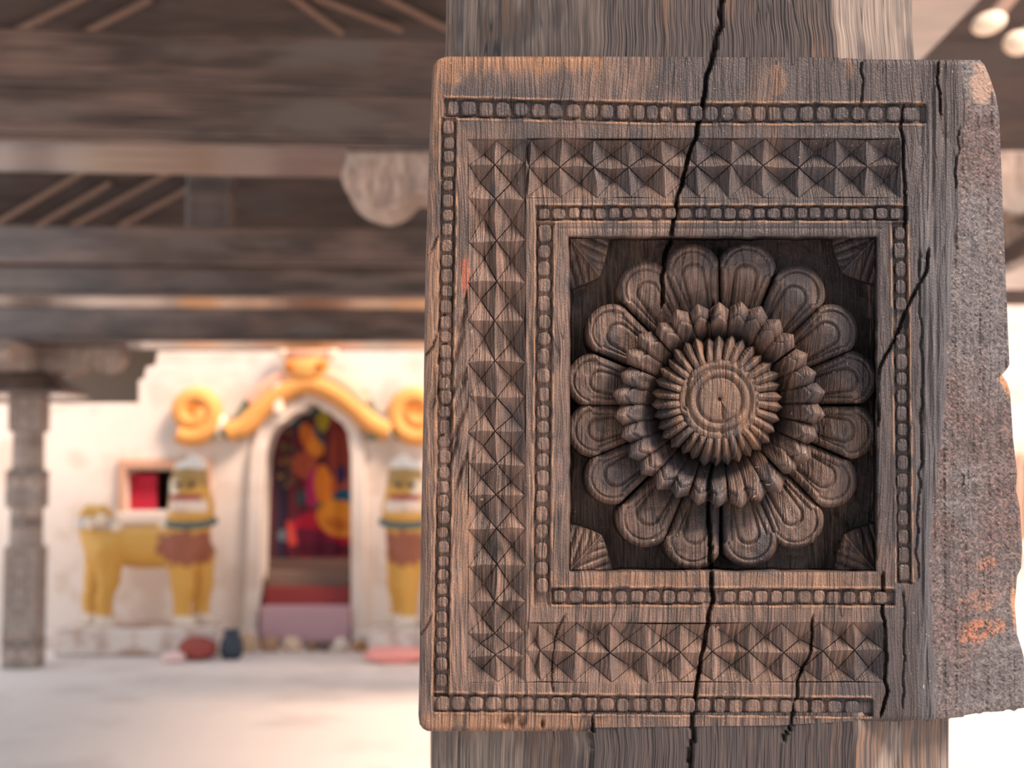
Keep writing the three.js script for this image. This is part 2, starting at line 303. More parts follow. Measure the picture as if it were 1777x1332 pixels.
{
  const up = []; for (let y = 112; y > -40; y -= 3) up.push(y); for (let y = -60; y > -200; y -= 20) up.push(y); up.push(-200, -3280);
  mesh('upper_shaft', shaft(up.reverse(), y => { const t = clamp(y, -200, 110) / 98; return [775 + (1 - t) * 1.5, 1045 + (noise(y * 0.03, 1, 161) - 0.5) * 5, 1455 + (1 - t) * -6 + (noise(y * 0.03, 2, 161) - 0.5) * 6, mix(1581, 1588, clamp(t, -1, 1))]; }), shaftMat, pillar);
  const lo = []; for (let y = 1236; y < 1350; y += 3) lo.push(y); for (let y = 1360; y < 1500; y += 20) lo.push(y); lo.push(1500, 5190);
  mesh('lower_shaft', shaft(lo, y => [752 - clamp(y - 1268, 0, 80) * 0.02, 1025 + (noise(y * 0.03, 1, 162) - 0.5) * 5, 1490 + (noise(y * 0.03, 2, 162) - 0.5) * 6, 1645]), shaftMat, pillar);
}

// beads of the borders
function bead(parent, cx, cy, a, b, top) {
  const r = new Relief(), N = 10, ph = rr(-0.15, 0.15), e = rr(0.45, 0.8), rings = [[1, -10], [0.93, top - 2], [0.72, top]].map(([s, h]) => {
    const o = []; for (let k = 0; k < N; k++) { const t = k / N * Math.PI * 2 + ph, c = Math.cos(t), n = Math.sin(t); o.push(r.v(cx + a * s * Math.sign(c) * Math.pow(Math.abs(c), e), cy + b * s * Math.sign(n) * Math.pow(Math.abs(n), e), h + (s < 1 ? rr(-0.7, 0.7) : 0))); } return o; });
  for (let k = 0; k < N; k++) { const l = (k + 1) % N; for (let m = 0; m < 2; m++) r.q(rings[m][l], rings[m + 1][l], rings[m + 1][k], rings[m][k]); }
  const m = r.v(cx, cy, top + rr(-0.6, 0.8)); for (let k = 0; k < N; k++) r.t(rings[2][(k + 1) % N], m, rings[2][k]);
  mesh('bead', r.geo(true), carved, parent);
}
const outerB = sub('outer_bead_border', pillar), innerB = sub('inner_bead_border', pillar);
RUNS.forEach(([hor, s, e, fc, hw, pitch], n) => {
  let u = s + 2;
  while (u < e - 6) {
    const step = pitch * rr(0.86, 1.14), c = u + step / 2, v = fc(c), half = step * rr(0.42, 0.475);
    const [x, y] = hor ? [c, v] : [v, c], worn = !hor && n === 1 ? ss(470, 540, c) * ss(860, 780, c) : 0;
    if (c + half < e && crackDepth(x, y) > -12) bead(n < 3 ? outerB : innerB, x + rr(-1, 1), y + rr(-1, 1), hor ? half : hw * rr(0.82, 0.92), hor ? hw * rr(0.82, 0.92) : half, -0.8 - 3.5 * worn + rr(-1.2, 1));
    u += step;
  }
});

// chip-carved bands: diamonds with a ridge, deep cuts between them
const cracked = (pts) => { const cx = pts.reduce((q, p) => q + p[0], 0) / pts.length, cy = pts.reduce((q, p) => q + p[1], 0) / pts.length; for (let y = -28; y <= 28; y += 4) for (let x = -34; x <= 34; x += 2) if (crackDepth(cx + x, cy + y) < -5) return true; return false; };
function patch(r, A, B, C, n) {                               // a flat facet; finely divided only where a crack crosses it
  const area = (B[0] - A[0]) * (C[1] - A[1]) - (C[0] - A[0]) * (B[1] - A[1]); if (area > 0) [B, C] = [C, B];   // survey y runs down
  const id = []; for (let i = 0; i <= n; i++) { id[i] = []; for (let j = 0; j <= n - i; j++) { const a = 1 - (i + j) / n, b = i / n, c = j / n, q = [0, 1, 2].map(k => A[k] * a + B[k] * b + C[k] * c); id[i][j] = r.v(q[0], q[1], q[2] + (n > 1 ? crackDepth(q[0], q[1]) : 0)); } }
  for (let i = 0; i < n; i++) for (let j = 0; j < n - i; j++) { r.t(id[i][j], id[i + 1][j], id[i][j + 1]); if (j < n - i - 1) r.t(id[i + 1][j], id[i + 1][j + 1], id[i][j + 1]); }
}
function skirt(r, loop) { loop.forEach((p, k) => { const q = loop[(k + 1) % loop.length], a = r.v(...p), b = r.v(...q), c = r.v(q[0], q[1], -36), d = r.v(p[0], p[1], -36); r.q(a, b, c, d); }); }
function diamond(parent, A0, B0, C0, D0) {                    // A-C the ridge, B and D the deep points
  const cx = (A0[0] + B0[0] + C0[0] + D0[0]) / 4, cy = (A0[1] + B0[1] + C0[1] + D0[1]) / 4, k = rr(0.945, 0.975), [A, B, C, D] = [A0, B0, C0, D0].map(q => [cx + (q[0] - cx) * k, cy + (q[1] - cy) * k, q[2]]);
  const r = new Relief(), M = [(A[0] + C[0]) / 2 + rr(-2.5, 2.5), (A[1] + C[1]) / 2 + rr(-2.5, 2.5), (A[2] + C[2]) / 2 + rr(-0.5, 2)], cr = cracked([A, B, C, D]), n = cr ? 18 : 1;
  patch(r, A, B, M, n); patch(r, B, C, M, n); patch(r, C, D, M, n); patch(r, D, A, M, n); if (!cr) skirt(r, [A, B, C, D]);
  mesh('carved_diamond', r.geo(true), carved, parent);
}
function facet(parent, A, B, C) {                             // slope from the flat margin into a deep point
  const r = new Relief(), cr = cracked([A, B, C]); patch(r, A, B, C, cr ? 20 : 1); if (!cr) skirt(r, [A, B, C]);
  mesh('carved_facet', r.geo(true), carved, parent);
}
function chipBand(name, nodes, vert, lo, mid, hi, start, end) {
  const g = sub(name, pillar), P = (u, v, h) => vert ? [v, u, h] : [u, v, h];
  const line = [start, ...nodes, end], nd = line.map((u, k) => { const e = k === 0 || k === line.length - 1; return { u, c: P(u + (e ? 0 : rr(-1.5, 1.5)), mid + rr(-3, 3), e ? -3 : -4 + rr(-1.5, 1)), l: P(u + (e ? 0 : rr(-4, 4)), lo + (e ? 0 : rr(-1.5, 2.5)), -0.5), h: P(u + (e ? 0 : rr(-4, 4)), hi - (e ? 0 : rr(-1.5, 2.5)), -0.5) }; });
  const pit = []; for (let k = 0; k < line.length - 1; k++) { const m = (line[k] + line[k + 1]) / 2, s = (line[k + 1] - line[k]) / 62, dp = -26 * clamp(s, 0.5, 1); pit.push([P(m + rr(-5, 5), (lo + mid) / 2 + rr(-4, 4), dp + rr(-4, 3)), P(m + rr(-5, 5), (hi + mid) / 2 + rr(-4, 4), dp + rr(-4, 3))]); }
  for (let k = 0; k < line.length - 1; k++) {
    diamond(g, nd[k].c, pit[k][0], nd[k + 1].c, pit[k][1]);
    facet(g, nd[k].l, pit[k][0], nd[k + 1].l); facet(g, nd[k].h, nd[k + 1].h, pit[k][1]);
    if (k > 0) { diamond(g, nd[k].c, pit[k - 1][0], nd[k].l, pit[k][0]); diamond(g, nd[k].c, pit[k][1], nd[k].h, pit[k - 1][1]); }
  }
  const a = nd[0], b = nd[nd.length - 1], z = pit.length - 1;
  facet(g, a.l, a.c, pit[0][0]); facet(g, a.c, a.h, pit[0][1]); facet(g, b.c, b.l, pit[z][0]); facet(g, b.h, b.c, pit[z][1]);
}
chipBand('chip_carved_band', [286, 345, 417, 488, 557, 626, 689, 748, 805, 857, 918, 979, 1042, 1098, 1136], true, 812, 861, 912, 243, 1183);
chipBand('chip_carved_band', [918, 973, 1032, 1092, 1151, 1210, 1268, 1325, 1385, 1450, 1504], false, 241, 288, 343, 912, 1562);
chipBand('chip_carved_band', [936, 999, 1060, 1123, 1182, 1237, 1301, 1359, 1427, 1484], false, 1080, 1130, 1183, 912, 1534);

// rosette
const ros = sub('rosette', pillar), RC = [1251, 703];
for (let k = 0; k < 16; k++) {                               // outer petals
  const a0 = (k + 0.5) * Math.PI / 8 + rr(-0.015, 0.015), R = 1 / Math.hypot(Math.sin(a0) / 271, Math.cos(a0) / 290) * rr(0.985, 1.015), wm = 49 * (R / 277) * rr(0.96, 1.02), rc = R - wm * 0.98, r0 = 128;
  const ca = Math.cos(a0), sa = Math.sin(a0), lift = rr(-3, 3), r = new Relief(), NU = 44, NV = 66, gd = rr(12, 15), iw = rr(17, 21), ic = rc - rr(4, 14);
  const wAt = q => Math.min(q * 0.1985 * 0.965, q > rc ? Math.sqrt(Math.max(0, wm * wm - (q - rc) * (q - rc) / 0.9604)) : wm);
  const pos = (s, q, h) => [RC[0] + sa * q + ca * s, RC[1] - ca * q + sa * s, h];
  const hAt = (s, q) => {
    const d = q > rc ? wm - Math.hypot(s, q - rc) : wAt(q) - Math.abs(s);
    const di = q > ic ? iw - Math.hypot(s, q - ic) : iw * mix(0.72, 1, clamp((q - 140) / (ic - 140), 0, 1)) - Math.abs(s);
    let h = -44 + lift - 75 * Math.pow(clamp((R - 45 - q) / 105, 0, 1), 1.5) - 4 * ss(rc + 8, R, q);
    h -= 12 * Math.pow(1 - clamp(d / 9, 0, 1), 2.2);
    h -= 6 * (1 - ss(0, 2.6, Math.abs(d - gd))); h -= 2.5 * ss(gd, gd + 4, d);
    h -= 6 * (1 - ss(0, 2.4, Math.abs(di))); h += 2.5 * ss(1, 7, di) + 1.2 * (1 - ss(0, 3, Math.abs(di + 5)));
    const [X, Y] = pos(s, q, 0); return h + (fbm(q * 0.05 + k * 9, s * 0.05, 171, 3) - 0.5) * 6 + crackDepth(X, Y);
  };
  const id = r.grid(NU, NV, (i, j) => { const v = 1 - Math.pow(1 - j / NV, 1.6), q = r0 + (R - r0) * v * 0.9995, s = (i / NU * 2 - 1) * wAt(q); return pos(s, q, hAt(s, q)); });
  r.i = r.i; for (let n = 0; n < r.i.length; n += 3) { const t = r.i[n + 1]; r.i[n + 1] = r.i[n + 2]; r.i[n + 2] = t; }
  const rim = [...id.map(row => row[0]), ...id.map(row => row[NU]).reverse()]; let last = null;
  for (const v of rim) { const q = new THREE.Vector3(r.p[3 * v], r.p[3 * v + 1], r.p[3 * v + 2]).add(BASE), u = r.uv[2 * v], w = r.uv[2 * v + 1], t = r.w(q, u, w), b = r.w(new THREE.Vector3(q.x, q.y, ZP - 154 * U), u, w - 0.03); if (last) r.q(last[0], last[1], b, t); last = [t, b]; }
  mesh('petal', r.geo(), carved, ros);
}
function ring(name, N, cx, cy, rows, ridge, tipCut, twist, groove) {       // a whorl of folded leaves; rows = [radius, height] from inside out
  for (let k = 0; k < N; k++) {
    const a0 = (k + rr(-0.08, 0.08)) * Math.PI * 2 / N, da = Math.PI / N, r = new Relief(), NU = 10, jt = rr(0.96, 1.03), jh = rr(-2, 2), id = [];
    rows.forEach(([q, h, sharp], j) => {
      id[j] = []; for (let i = 0; i <= NU; i++) {
        const f = i / NU * 2 - 1, a = a0 + f * da + twist * (j / rows.length), cut = tipCut * sharp * Math.abs(f), rad = (q - cut) * (sharp > 0.5 ? jt : 1);
        const fold = ridge * (1 - Math.abs(f)) * (0.4 + 0.6 * sharp) - groove * Math.pow(Math.abs(f), 6) + (noise(f * 2 + k * 7, j * 0.8, 181) - 0.5) * 3;
        const X = cx + Math.sin(a) * rad, Y = cy - Math.cos(a) * rad; id[j][i] = r.v(X, Y, h + jh + fold + 0.8 * crackDepth(X, Y));
      }
    });
    for (let j = 0; j < rows.length - 1; j++) for (let i = 0; i < NU; i++) r.q(id[j][i], id[j][i + 1], id[j + 1][i + 1], id[j + 1][i]);
    mesh(name, r.geo(), carved, ros);
  }
}
ring('leaf_lobe', 30, 1247, 701, [[88, -130, 0], [98, -110, 0.1], [108, -88, 0.2], [118, -66, 0.35], [130, -44, 0.5], [142, -27, 0.65], [152, -18, 0.8], [158, -14, 0.9], [161, -20, 1], [165, -14, 1], [173, -15, 1], [180, -21, 1], [183, -29, 1], [178, -46, 0.8], [168, -76, 0.4], [160, -154, 0.1]], 11, 13, 0, 9);
ring('inner_leaf', 34, 1245, 694, [[64, -4, 0], [70, 2, 0.2], [79, 2, 0.5], [89, -3, 0.8], [98, -11, 1], [105, -21, 1], [111, -33, 1], [114, -44, 1], [106, -66, 0.8], [92, -130, 0.4]], 7, 10, 0.05, 5);
{ // boss with turned rings
  const r = new Relief(), prof = [[0, -1], [2, -9], [4, -1], [12, 1.5], [24, 1], [34, -0.5], [37, -2], [39, -6], [41.5, -6], [44, -1], [49, 0.5], [52, -1], [54, -5.5], [57, -6.5], [60, -2.5], [63, -1], [69, -2.5], [72, -7], [72, -40]], N = 72, id = [];
  prof.forEach(([q, h0], j) => { id[j] = []; for (let k = 0; k <= N; k++) { let h = h0; const a = k / N * Math.PI * 2, x = Math.sin(a) * q, y = -Math.cos(a) * q, wob = 1 + (noise(Math.sin(a) * 1.5 + 5, Math.cos(a) * 1.5 + 5, 191) - 0.5) * 0.09; h += 5; const X = 1249 + x * wob, Y = 692 + y * wob; const ck = Math.min(-12 * (1 - ss(0.8, 2.4, Math.abs(X - (1191 + (Y - 692) * -0.12)))), Y > 700 ? -9 * (1 - ss(0.5, 2, Math.abs(X - 1254))) : 0); id[j][k] = r.v(X, Y, h + (j < 18 ? ck + (noise(x * 0.2 + 9, y * 0.05, 192) - 0.5) * 2 : 0)); } });
  for (let j = 0; j < prof.length - 1; j++) for (let k = 0; k < N; k++) r.q(id[j][k], id[j][k + 1], id[j + 1][k + 1], id[j + 1][k]);
  for (let n = 0; n < r.i.length; n += 3) { const t = r.i[n + 1]; r.i[n + 1] = r.i[n + 2]; r.i[n + 2] = t; }
  mesh('centre_boss', r.geo(), carved, ros);
  const c = new Relief(), cid = []; [[0, -122], [90, -126], [140, -134], [150, -156]].forEach(([q, h], j) => { cid[j] = []; for (let k = 0; k <= 48; k++) { const a = k / 48 * Math.PI * 2; cid[j][k] = c.v(1247 + Math.sin(a) * q, 700 - Math.cos(a) * q, h); } });
  for (let j = 0; j < 3; j++) for (let k = 0; k < 48; k++) c.q(cid[j][k], cid[j + 1][k], cid[j + 1][k + 1], cid[j][k + 1]);
  mesh('cup', c.geo(), carved, ros);
}
// corner leaves of the recess, folded on the diagonal, with incised veins
for (const [cx, cy, sx, sy, lx, ly] of [[990, 414, 1, 1, 72, 92], [1518, 414, -1, 1, 80, 84], [990, 988, 1, -1, 76, 84], [1518, 988, -1, -1, 76, 86]]) {
  const r = new Relief(), N = 40;
  const id = r.grid(N, N, (i, j) => {
    const u = i / N, v = j / N, pull = 1 - 0.28 * Math.max(0, u + v - 1), x = cx + sx * lx * u * pull, y = cy + sy * ly * v * pull, dg = u - v, along = u + v;
    let h = -34 - 12 * along * 0.5 - 48 * Math.pow(Math.abs(dg), 0.9);
    h -= 5 * Math.pow(0.5 + 0.5 * Math.cos((dg > 0 ? v - 0.35 * u : u - 0.35 * v) * 34), 3) * ss(0.06, 0.2, Math.abs(dg));
    h += 4 * (1 - ss(0, 0.07, Math.abs(dg)));
    const edge = Math.min(1 - u, 1 - v); h -= 100 * (1 - ss(0, 0.06, edge));
    return [x, y, h];
  });
  if (sx * sy < 0) for (let n = 0; n < r.i.length; n += 3) { const t = r.i[n + 1]; r.i[n + 1] = r.i[n + 2]; r.i[n + 2] = t; }
  mesh('corner_leaf', r.geo(), carved, pillar);
}

// ================================================================== SETTING
const plaster = (w, base, dirt, s, amt) => paint(w, w, (i, j) => { const n = fbm(i * 0.02, j * 0.02, s, 5), m = noise(i * 0.5, j * 0.5, s + 9); return mix3(base, dirt, clamp(ss(0.45, 0.75, n) * amt + (m - 0.5) * 0.08, 0, 1)); }, true);
const rep = (t, x, y = x) => { t.wrapS = t.wrapT = THREE.MirroredRepeatWrapping; t.repeat.set(x, y); return t; };
const floorMat = new THREE.MeshStandardMaterial({ map: rep(plaster(512, [228, 214, 204], [206, 192, 183], 201, 0.7), 0.22), roughness: 0.9 });
const wallMat = new THREE.MeshStandardMaterial({ map: rep(plaster(512, [223, 210, 199], [203, 183, 167], 202, 0.7), 0.35), roughness: 0.95 });
const baseMat = new THREE.MeshStandardMaterial({ map: rep(plaster(256, [228, 214, 204], [170, 132, 112], 203, 1.0), 0.8), roughness: 0.95 });
const timberTex = (s, dark, light, grey) => paint(512, 512, (i, j) => { const f = 0.5 * noise(i * 0.02, j * 0.3, s) + 0.5 * noise(i * 0.05, j * 0.8, s + 1), m = fbm(i * 0.012, j * 0.02, s + 2, 4); return mix3(mix3(dark, light, clamp(f * 1.3 - 0.1 + (m - 0.5), 0, 1)), grey, 0.8 * ss(0.52, 0.7, fbm(i * 0.008, j * 0.015, s + 5, 4))); }, true);
const beamMat = new THREE.MeshPhysicalMaterial({ clearcoat: 0.8, clearcoatRoughness: 0.2, map: rep(timberTex(211, [52, 44, 42], [118, 98, 88], [98, 90, 86]), 0.5, 1.2), roughness: 0.36 });
const columnMat = new THREE.MeshStandardMaterial({ map: rep(timberTex(241, [112, 98, 90], [184, 164, 150], [150, 140, 132]), 1.5, 0.4), roughness: 0.8 });
columnMat.map.rotation = Math.PI / 2;
const rafterMat = new THREE.MeshStandardMaterial({ map: rep(timberTex(251, [84, 64, 54], [150, 118, 98], [112, 100, 94]), 0.6, 2), roughness: 0.8 });
const roofMat = new THREE.MeshStandardMaterial({ map: rep(timberTex(261, [42, 36, 35], [82, 68, 62], [70, 64, 62]), 0.4, 1.5), roughness: 0.85 });  // toned darker than the beams; shade under the roof put into the colour
const col = (h, r = 0.7) => new THREE.MeshStandardMaterial({ color: h, roughness: r });

solo('floor', boxUV(new THREE.BoxGeometry(60, 0.2, 60)), floorMat, 'pale worn concrete floor of the pavilion and yard', 'floor', [0, -0.1, -6], 'structure');

// ---- gateway wall with stepped top, door opening and window openings
const ZW = -12.8, wp = (x, y, z = ZW) => at(x, y, z);
const DOOR = [[447, 1113], [452, 1000], [456, 860], [460, 790], [468, 757], [480, 738], [494, 731], [503, 722], [512, 716], [526, 712], [538, 701], [545, 698], [552, 702], [563, 711], [576, 716], [586, 726], [597, 733], [607, 750], [612, 790], [613, 1113]];
{
  const s = new THREE.Shape();
  const out = [[-300, 1113], [-300, 706], [243, 702], [243, 662], [252, 660], [256, 640], [272, 636], [276, 613], [1010, 612], [1010, 520], [2400, 520], [2400, 1113]];
  out.forEach(([x, y], k) => { const q = wp(x, y); k ? s.lineTo(q.x, q.y < 0.05 ? 0 : q.y) : s.moveTo(q.x, 0); });
  const hole = (pts) => { const h = new THREE.Path(); pts.forEach(([x, y], k) => { const q = wp(x, y); const yy = Math.max(q.y, 0.004); k ? h.lineTo(q.x, yy) : h.moveTo(q.x, yy); }); h.closePath(); s.holes.push(h); };
  hole(DOOR); hole([[218, 812], [218, 888], [330, 888], [330, 812]]); hole([[1774, 800], [1774, 940], [1880, 940], [1880, 800]]);
  const g = new THREE.ExtrudeGeometry(s, { depth: 0.35, bevelEnabled: true, bevelThickness: 0.015, bevelSize: 0.015, bevelSegments: 2 }).translate(0, 0, -0.35);
  solo('wall_back', g, wallMat, 'whitewashed gateway wall with stepped top and arched doorway', 'wall', [0, 0, ZW], 'structure');
}
// building beyond the wall, kept in shade by an added eave
solo('wall_far', boxUV(rbox(30, 5.2, 0.4, 0.02)), col(0x9a8a7c, 0.95), 'temple wall in the shade of an added eave behind the gateway', 'wall', [0, 2.6, -15.2], 'structure');
{ // plinth along the foot of the wall
  const a = wp(60, 1100, -12.6), b = wp(446, 1100, -12.6), c = wp(614, 1100, -12.6);
  solo('trim_1', boxUV(rbox(b.x - a.x, 0.14, 0.3, 0.03)), baseMat, 'stained low plinth along the wall left of the doorway', 'plinth', [(a.x + b.x) / 2, 0.07, ZW + 0.165], 'structure');
  solo('trim_2', boxUV(rbox(5, 0.14, 0.3, 0.03)), baseMat, 'stained low plinth along the wall right of the doorway', 'plinth', [c.x + 2.5, 0.07, ZW + 0.165], 'structure');
}
function windowFrame(n, x0, y0, x1, y1, ix0, iy0, ix1, iy1, label) {
  const a = wp(x0, y0, ZW + 0.04), b = wp(x1, y1, ZW + 0.04), c = wp(ix0, iy0, ZW + 0.04), d = wp(ix1, iy1, ZW + 0.04), cx = (a.x + b.x) / 2, cy = (a.y + b.y) / 2;
  const g = thing('window_' + n, label, 'window', [cx, cy, ZW + 0.03]); g.userData.kind = 'structure';
  const red = col(0xc89a80), bar = (x, y, w, h) => mesh('frame_bar', boxUV(rbox(w, h, 0.06, 0.01, x - cx, y - cy, 0)), red, g);
  bar((a.x + b.x) / 2, (a.y + c.y) / 2, b.x - a.x, a.y - c.y); bar((a.x + c.x) / 2, (c.y + d.y) / 2, c.x - a.x, c.y - d.y); bar((b.x + d.x) / 2, (c.y + d.y) / 2, b.x - d.x, c.y - d.y);
  mesh('sill', boxUV(rbox(b.x - a.x, d.y - b.y, 0.14, 0.015, 0, (b.y + d.y) / 2 - cy, 0.03)), col(0xece0d4), g);
  const rw = d.x - c.x + 0.5, rh = c.y - d.y + 0.4, ox = (c.x + d.x) / 2 - cx, oy = (c.y + d.y) / 2 - cy, inner = col(0x8c7c70, 0.95);   // closed box added behind the opening to keep it dark
  for (const [n, w, h, dd, x, y, z] of [['shade_box_back', rw, rh, 0.04, 0, 0, -1.4], ['shade_box_side', 0.04, rh, 1, -rw / 2, 0, -0.9], ['shade_box_side', 0.04, rh, 1, rw / 2, 0, -0.9], ['shade_box_top', rw, 0.04, 1, 0, rh / 2, -0.9], ['shade_box_floor', rw, 0.04, 1, 0, -rh / 2, -0.9]]) mesh(n, boxUV(rbox(w, h, dd, 0.005, ox + x, oy + y, z)), inner, g);
}
windowFrame(1, 206, 796, 364, 908, 218, 812, 330, 888, 'small pinkish framed window with a red cloth behind the lion statue');
windowFrame(2, 1764, 786, 1892, 956, 1774, 800, 1880, 940, 'brown framed window at the right edge beside the carved block');
{ const a = wp(226, 822, ZW - 0.1), b = wp(271, 887, ZW - 0.1), n = 16, g = new THREE.BoxGeometry(b.x - a.x, a.y - b.y, 0.02, n, 6, 1), p = g.attributes.position;
  for (let i = 0; i < p.count; i++) p.setZ(i, p.getZ(i) + 0.02 * Math.sin(p.getX(i) * 90) * (0.6 - p.getY(i)));
  g.computeVertexNormals(); solo('window_cloth', g, col(0xc22a44, 0.9), 'bright red cloth hanging inside the small window', 'cloth', [(a.x + b.x) / 2, (a.y + b.y) / 2, ZW - 0.1]); }

// ---- doorway
{
  const ZD = ZW - 0.395, d0 = wp(440, 1113, ZD), d1 = wp(625, 690, ZD);
  const dm = new THREE.Shape(); DOOR.forEach(([x, y], k) => { const q = wp(x, y); k ? dm.lineTo(q.x, Math.max(0, q.y)) : dm.moveTo(q.x, 0); });
  // raised white moulding round the opening
  const o = new THREE.Shape(), A = DOOR.map(([x, y]) => wp(x, y)); const mx = wp(535, 800).x;
  const grown = A.map((q) => { const dx = q.x - mx, dy = q.y - 1.6; const L = Math.hypot(dx, Math.max(dy, 0) * 1.1) || 1; return [q.x + dx / L * 0.11, q.y + Math.max(dy, 0) / L * 0.11]; });
  grown.forEach(([x, y], k) => k ? o.lineTo(x, Math.max(0, y)) : o.moveTo(x, 0.004)); const hole = new THREE.Path(); A.forEach((q, k) => k ? hole.lineTo(q.x, Math.max(0.002, q.y)) : hole.moveTo(q.x, 0.002)); 
  const ring = new THREE.Shape([...grown.map(([x, y]) => new THREE.Vector2(x, Math.max(0, y))), ...A.slice().reverse().map(q => new THREE.Vector2(q.x, Math.max(0, q.y)))]);
  solo('trim_3', new THREE.ExtrudeGeometry(ring, { depth: 0.06, bevelEnabled: true, bevelThickness: 0.015, bevelSize: 0.01, bevelSegments: 2 }), wallMat, 'white cusped moulding round the arched doorway', 'moulding', [0, 0, ZW + 0.01], 'structure');
  const cw = d1.x - d0.x, ch = 2.3;
  // painted curtain: flat print of folds, flowers and drapery on cloth
  const cv = document.createElement('canvas'); cv.width = 340; cv.height = 560; const c = cv.getContext('2d');
  const X = x => (x - 440) / 185 * 340, Y = y => (y - 690) / 285 * 560, R = r => r / 185 * 340;
  const el = (x, y, rx, ry, col_, rot = 0) => { c.fillStyle = col_; c.beginPath(); c.ellipse(X(x), Y(y), R(rx), R(ry), rot, 0, 7); c.fill(); };
  c.fillStyle = '#5a1626'; c.fillRect(0, 0, 340, 560);
  c.fillStyle = '#7c2a28'; c.fillRect(X(575), 0, 200, 560); c.fillStyle = '#2c1c38'; c.fillRect(X(478), Y(820), R(22), 400); c.fillStyle = '#4a1c22'; c.fillRect(0, Y(780), X(478), 400);
  el(538, 712, 24, 14, '#0f4a48', 0.4); el(515, 735, 16, 12, '#1c3c48'); el(560, 728, 12, 26, '#a89a30', 0.15); el(553, 760, 7, 22, '#2c4658', -0.4);
  for (let k = 0; k < 34; k++) el(rr(484, 512), rr(745, 850), rr(3, 6), rr(3, 6), ['#3c4434', '#8a6c3a', '#5c5a34', '#2c2c30'][k % 4]);
  el(535, 765, 14, 34, '#c8702c', -0.35); el(545, 780, 16, 18, '#d8842c', -0.5); el(528, 810, 22, 26, '#a04c34'); el(590, 790, 20, 46, '#8c3a2a');
  el(545, 850, 15, 38, '#a81858', 0.1); el(562, 850, 16, 44, '#dc8226', -0.1); el(590, 850, 16, 30, '#b85428'); el(522, 868, 9, 16, '#36484c'); el(592, 828, 8, 20, '#26285c'); el(597, 868, 17, 17, '#155878'); el(556, 882, 10, 6, '#5c6048');
  el(560, 935, 62, 48, '#ac1030'); el(545, 950, 50, 26, '#6c1034', 0.35); el(592, 905, 44, 34, '#e0902a', 0.3); el(585, 915, 22, 12, '#c06a20', 0.3); el(505, 935, 8, 30, '#d4483c', -0.2); el(490, 935, 9, 12, '#6a7480'); el(560, 960, 70, 12, '#5a1028');
  const tex = new THREE.CanvasTexture(cv); tex.colorSpace = THREE.SRGBColorSpace;
  const cy1 = wp(500, 968, ZD).y, cy0 = wp(500, 690, ZD).y, g = new THREE.BoxGeometry(cw, cy0 - cy1, 0.015, 60, 8, 1), p = g.attributes.position;
  for (let i = 0; i < p.count; i++) p.setZ(i, p.getZ(i) + 0.018 * Math.sin(p.getX(i) * 34) + 0.008 * Math.sin(p.getX(i) * 71 + 1));
  g.computeVertexNormals(); solo('painted_curtain', g, new THREE.MeshStandardMaterial({ map: tex, roughness: 0.85 }), 'crimson and orange painted curtain hanging in the arched doorway', 'curtain', [(d0.x + d1.x) / 2, (cy0 + cy1) / 2, ZD]);
  solo('wall_passage', boxUV(rbox(3.2, 3.2, 0.1, 0.01)), col(0x8a6e64, 0.95), 'reddish passage wall behind the doorway curtain', 'wall', [(d0.x + d1.x) / 2, 1.6, ZD - 1.1], 'structure');
  const st = (name, y0, y1, z, d, m, label) => { const a = wp(452, y0, z), b = wp(614, y1, z); a.x = wp(456, y0).x; b.x = wp(611, y0).x; solo(name, boxUV(rbox(b.x - a.x - 0.01, a.y - Math.max(0, b.y), d, 0.015)), m, label, 'step', [(a.x + b.x) / 2, (a.y + Math.max(0, b.y)) / 2, z - d / 2]); };
  st('stone_step', 990, 1113, ZW - 0.19, 0.13, col(0x7c6458), 'brown upper step inside the doorway under the curtain');
  st('red_step', 1018, 1113, ZW - 0.045, 0.14, col(0x8c3230), 'red painted middle step inside the doorway');
  st('threshold_step', 1052, 1113, ZW + 0.16, 0.2, col(0xc09aa0), 'pinkish worn threshold step at the foot of the doorway');
}
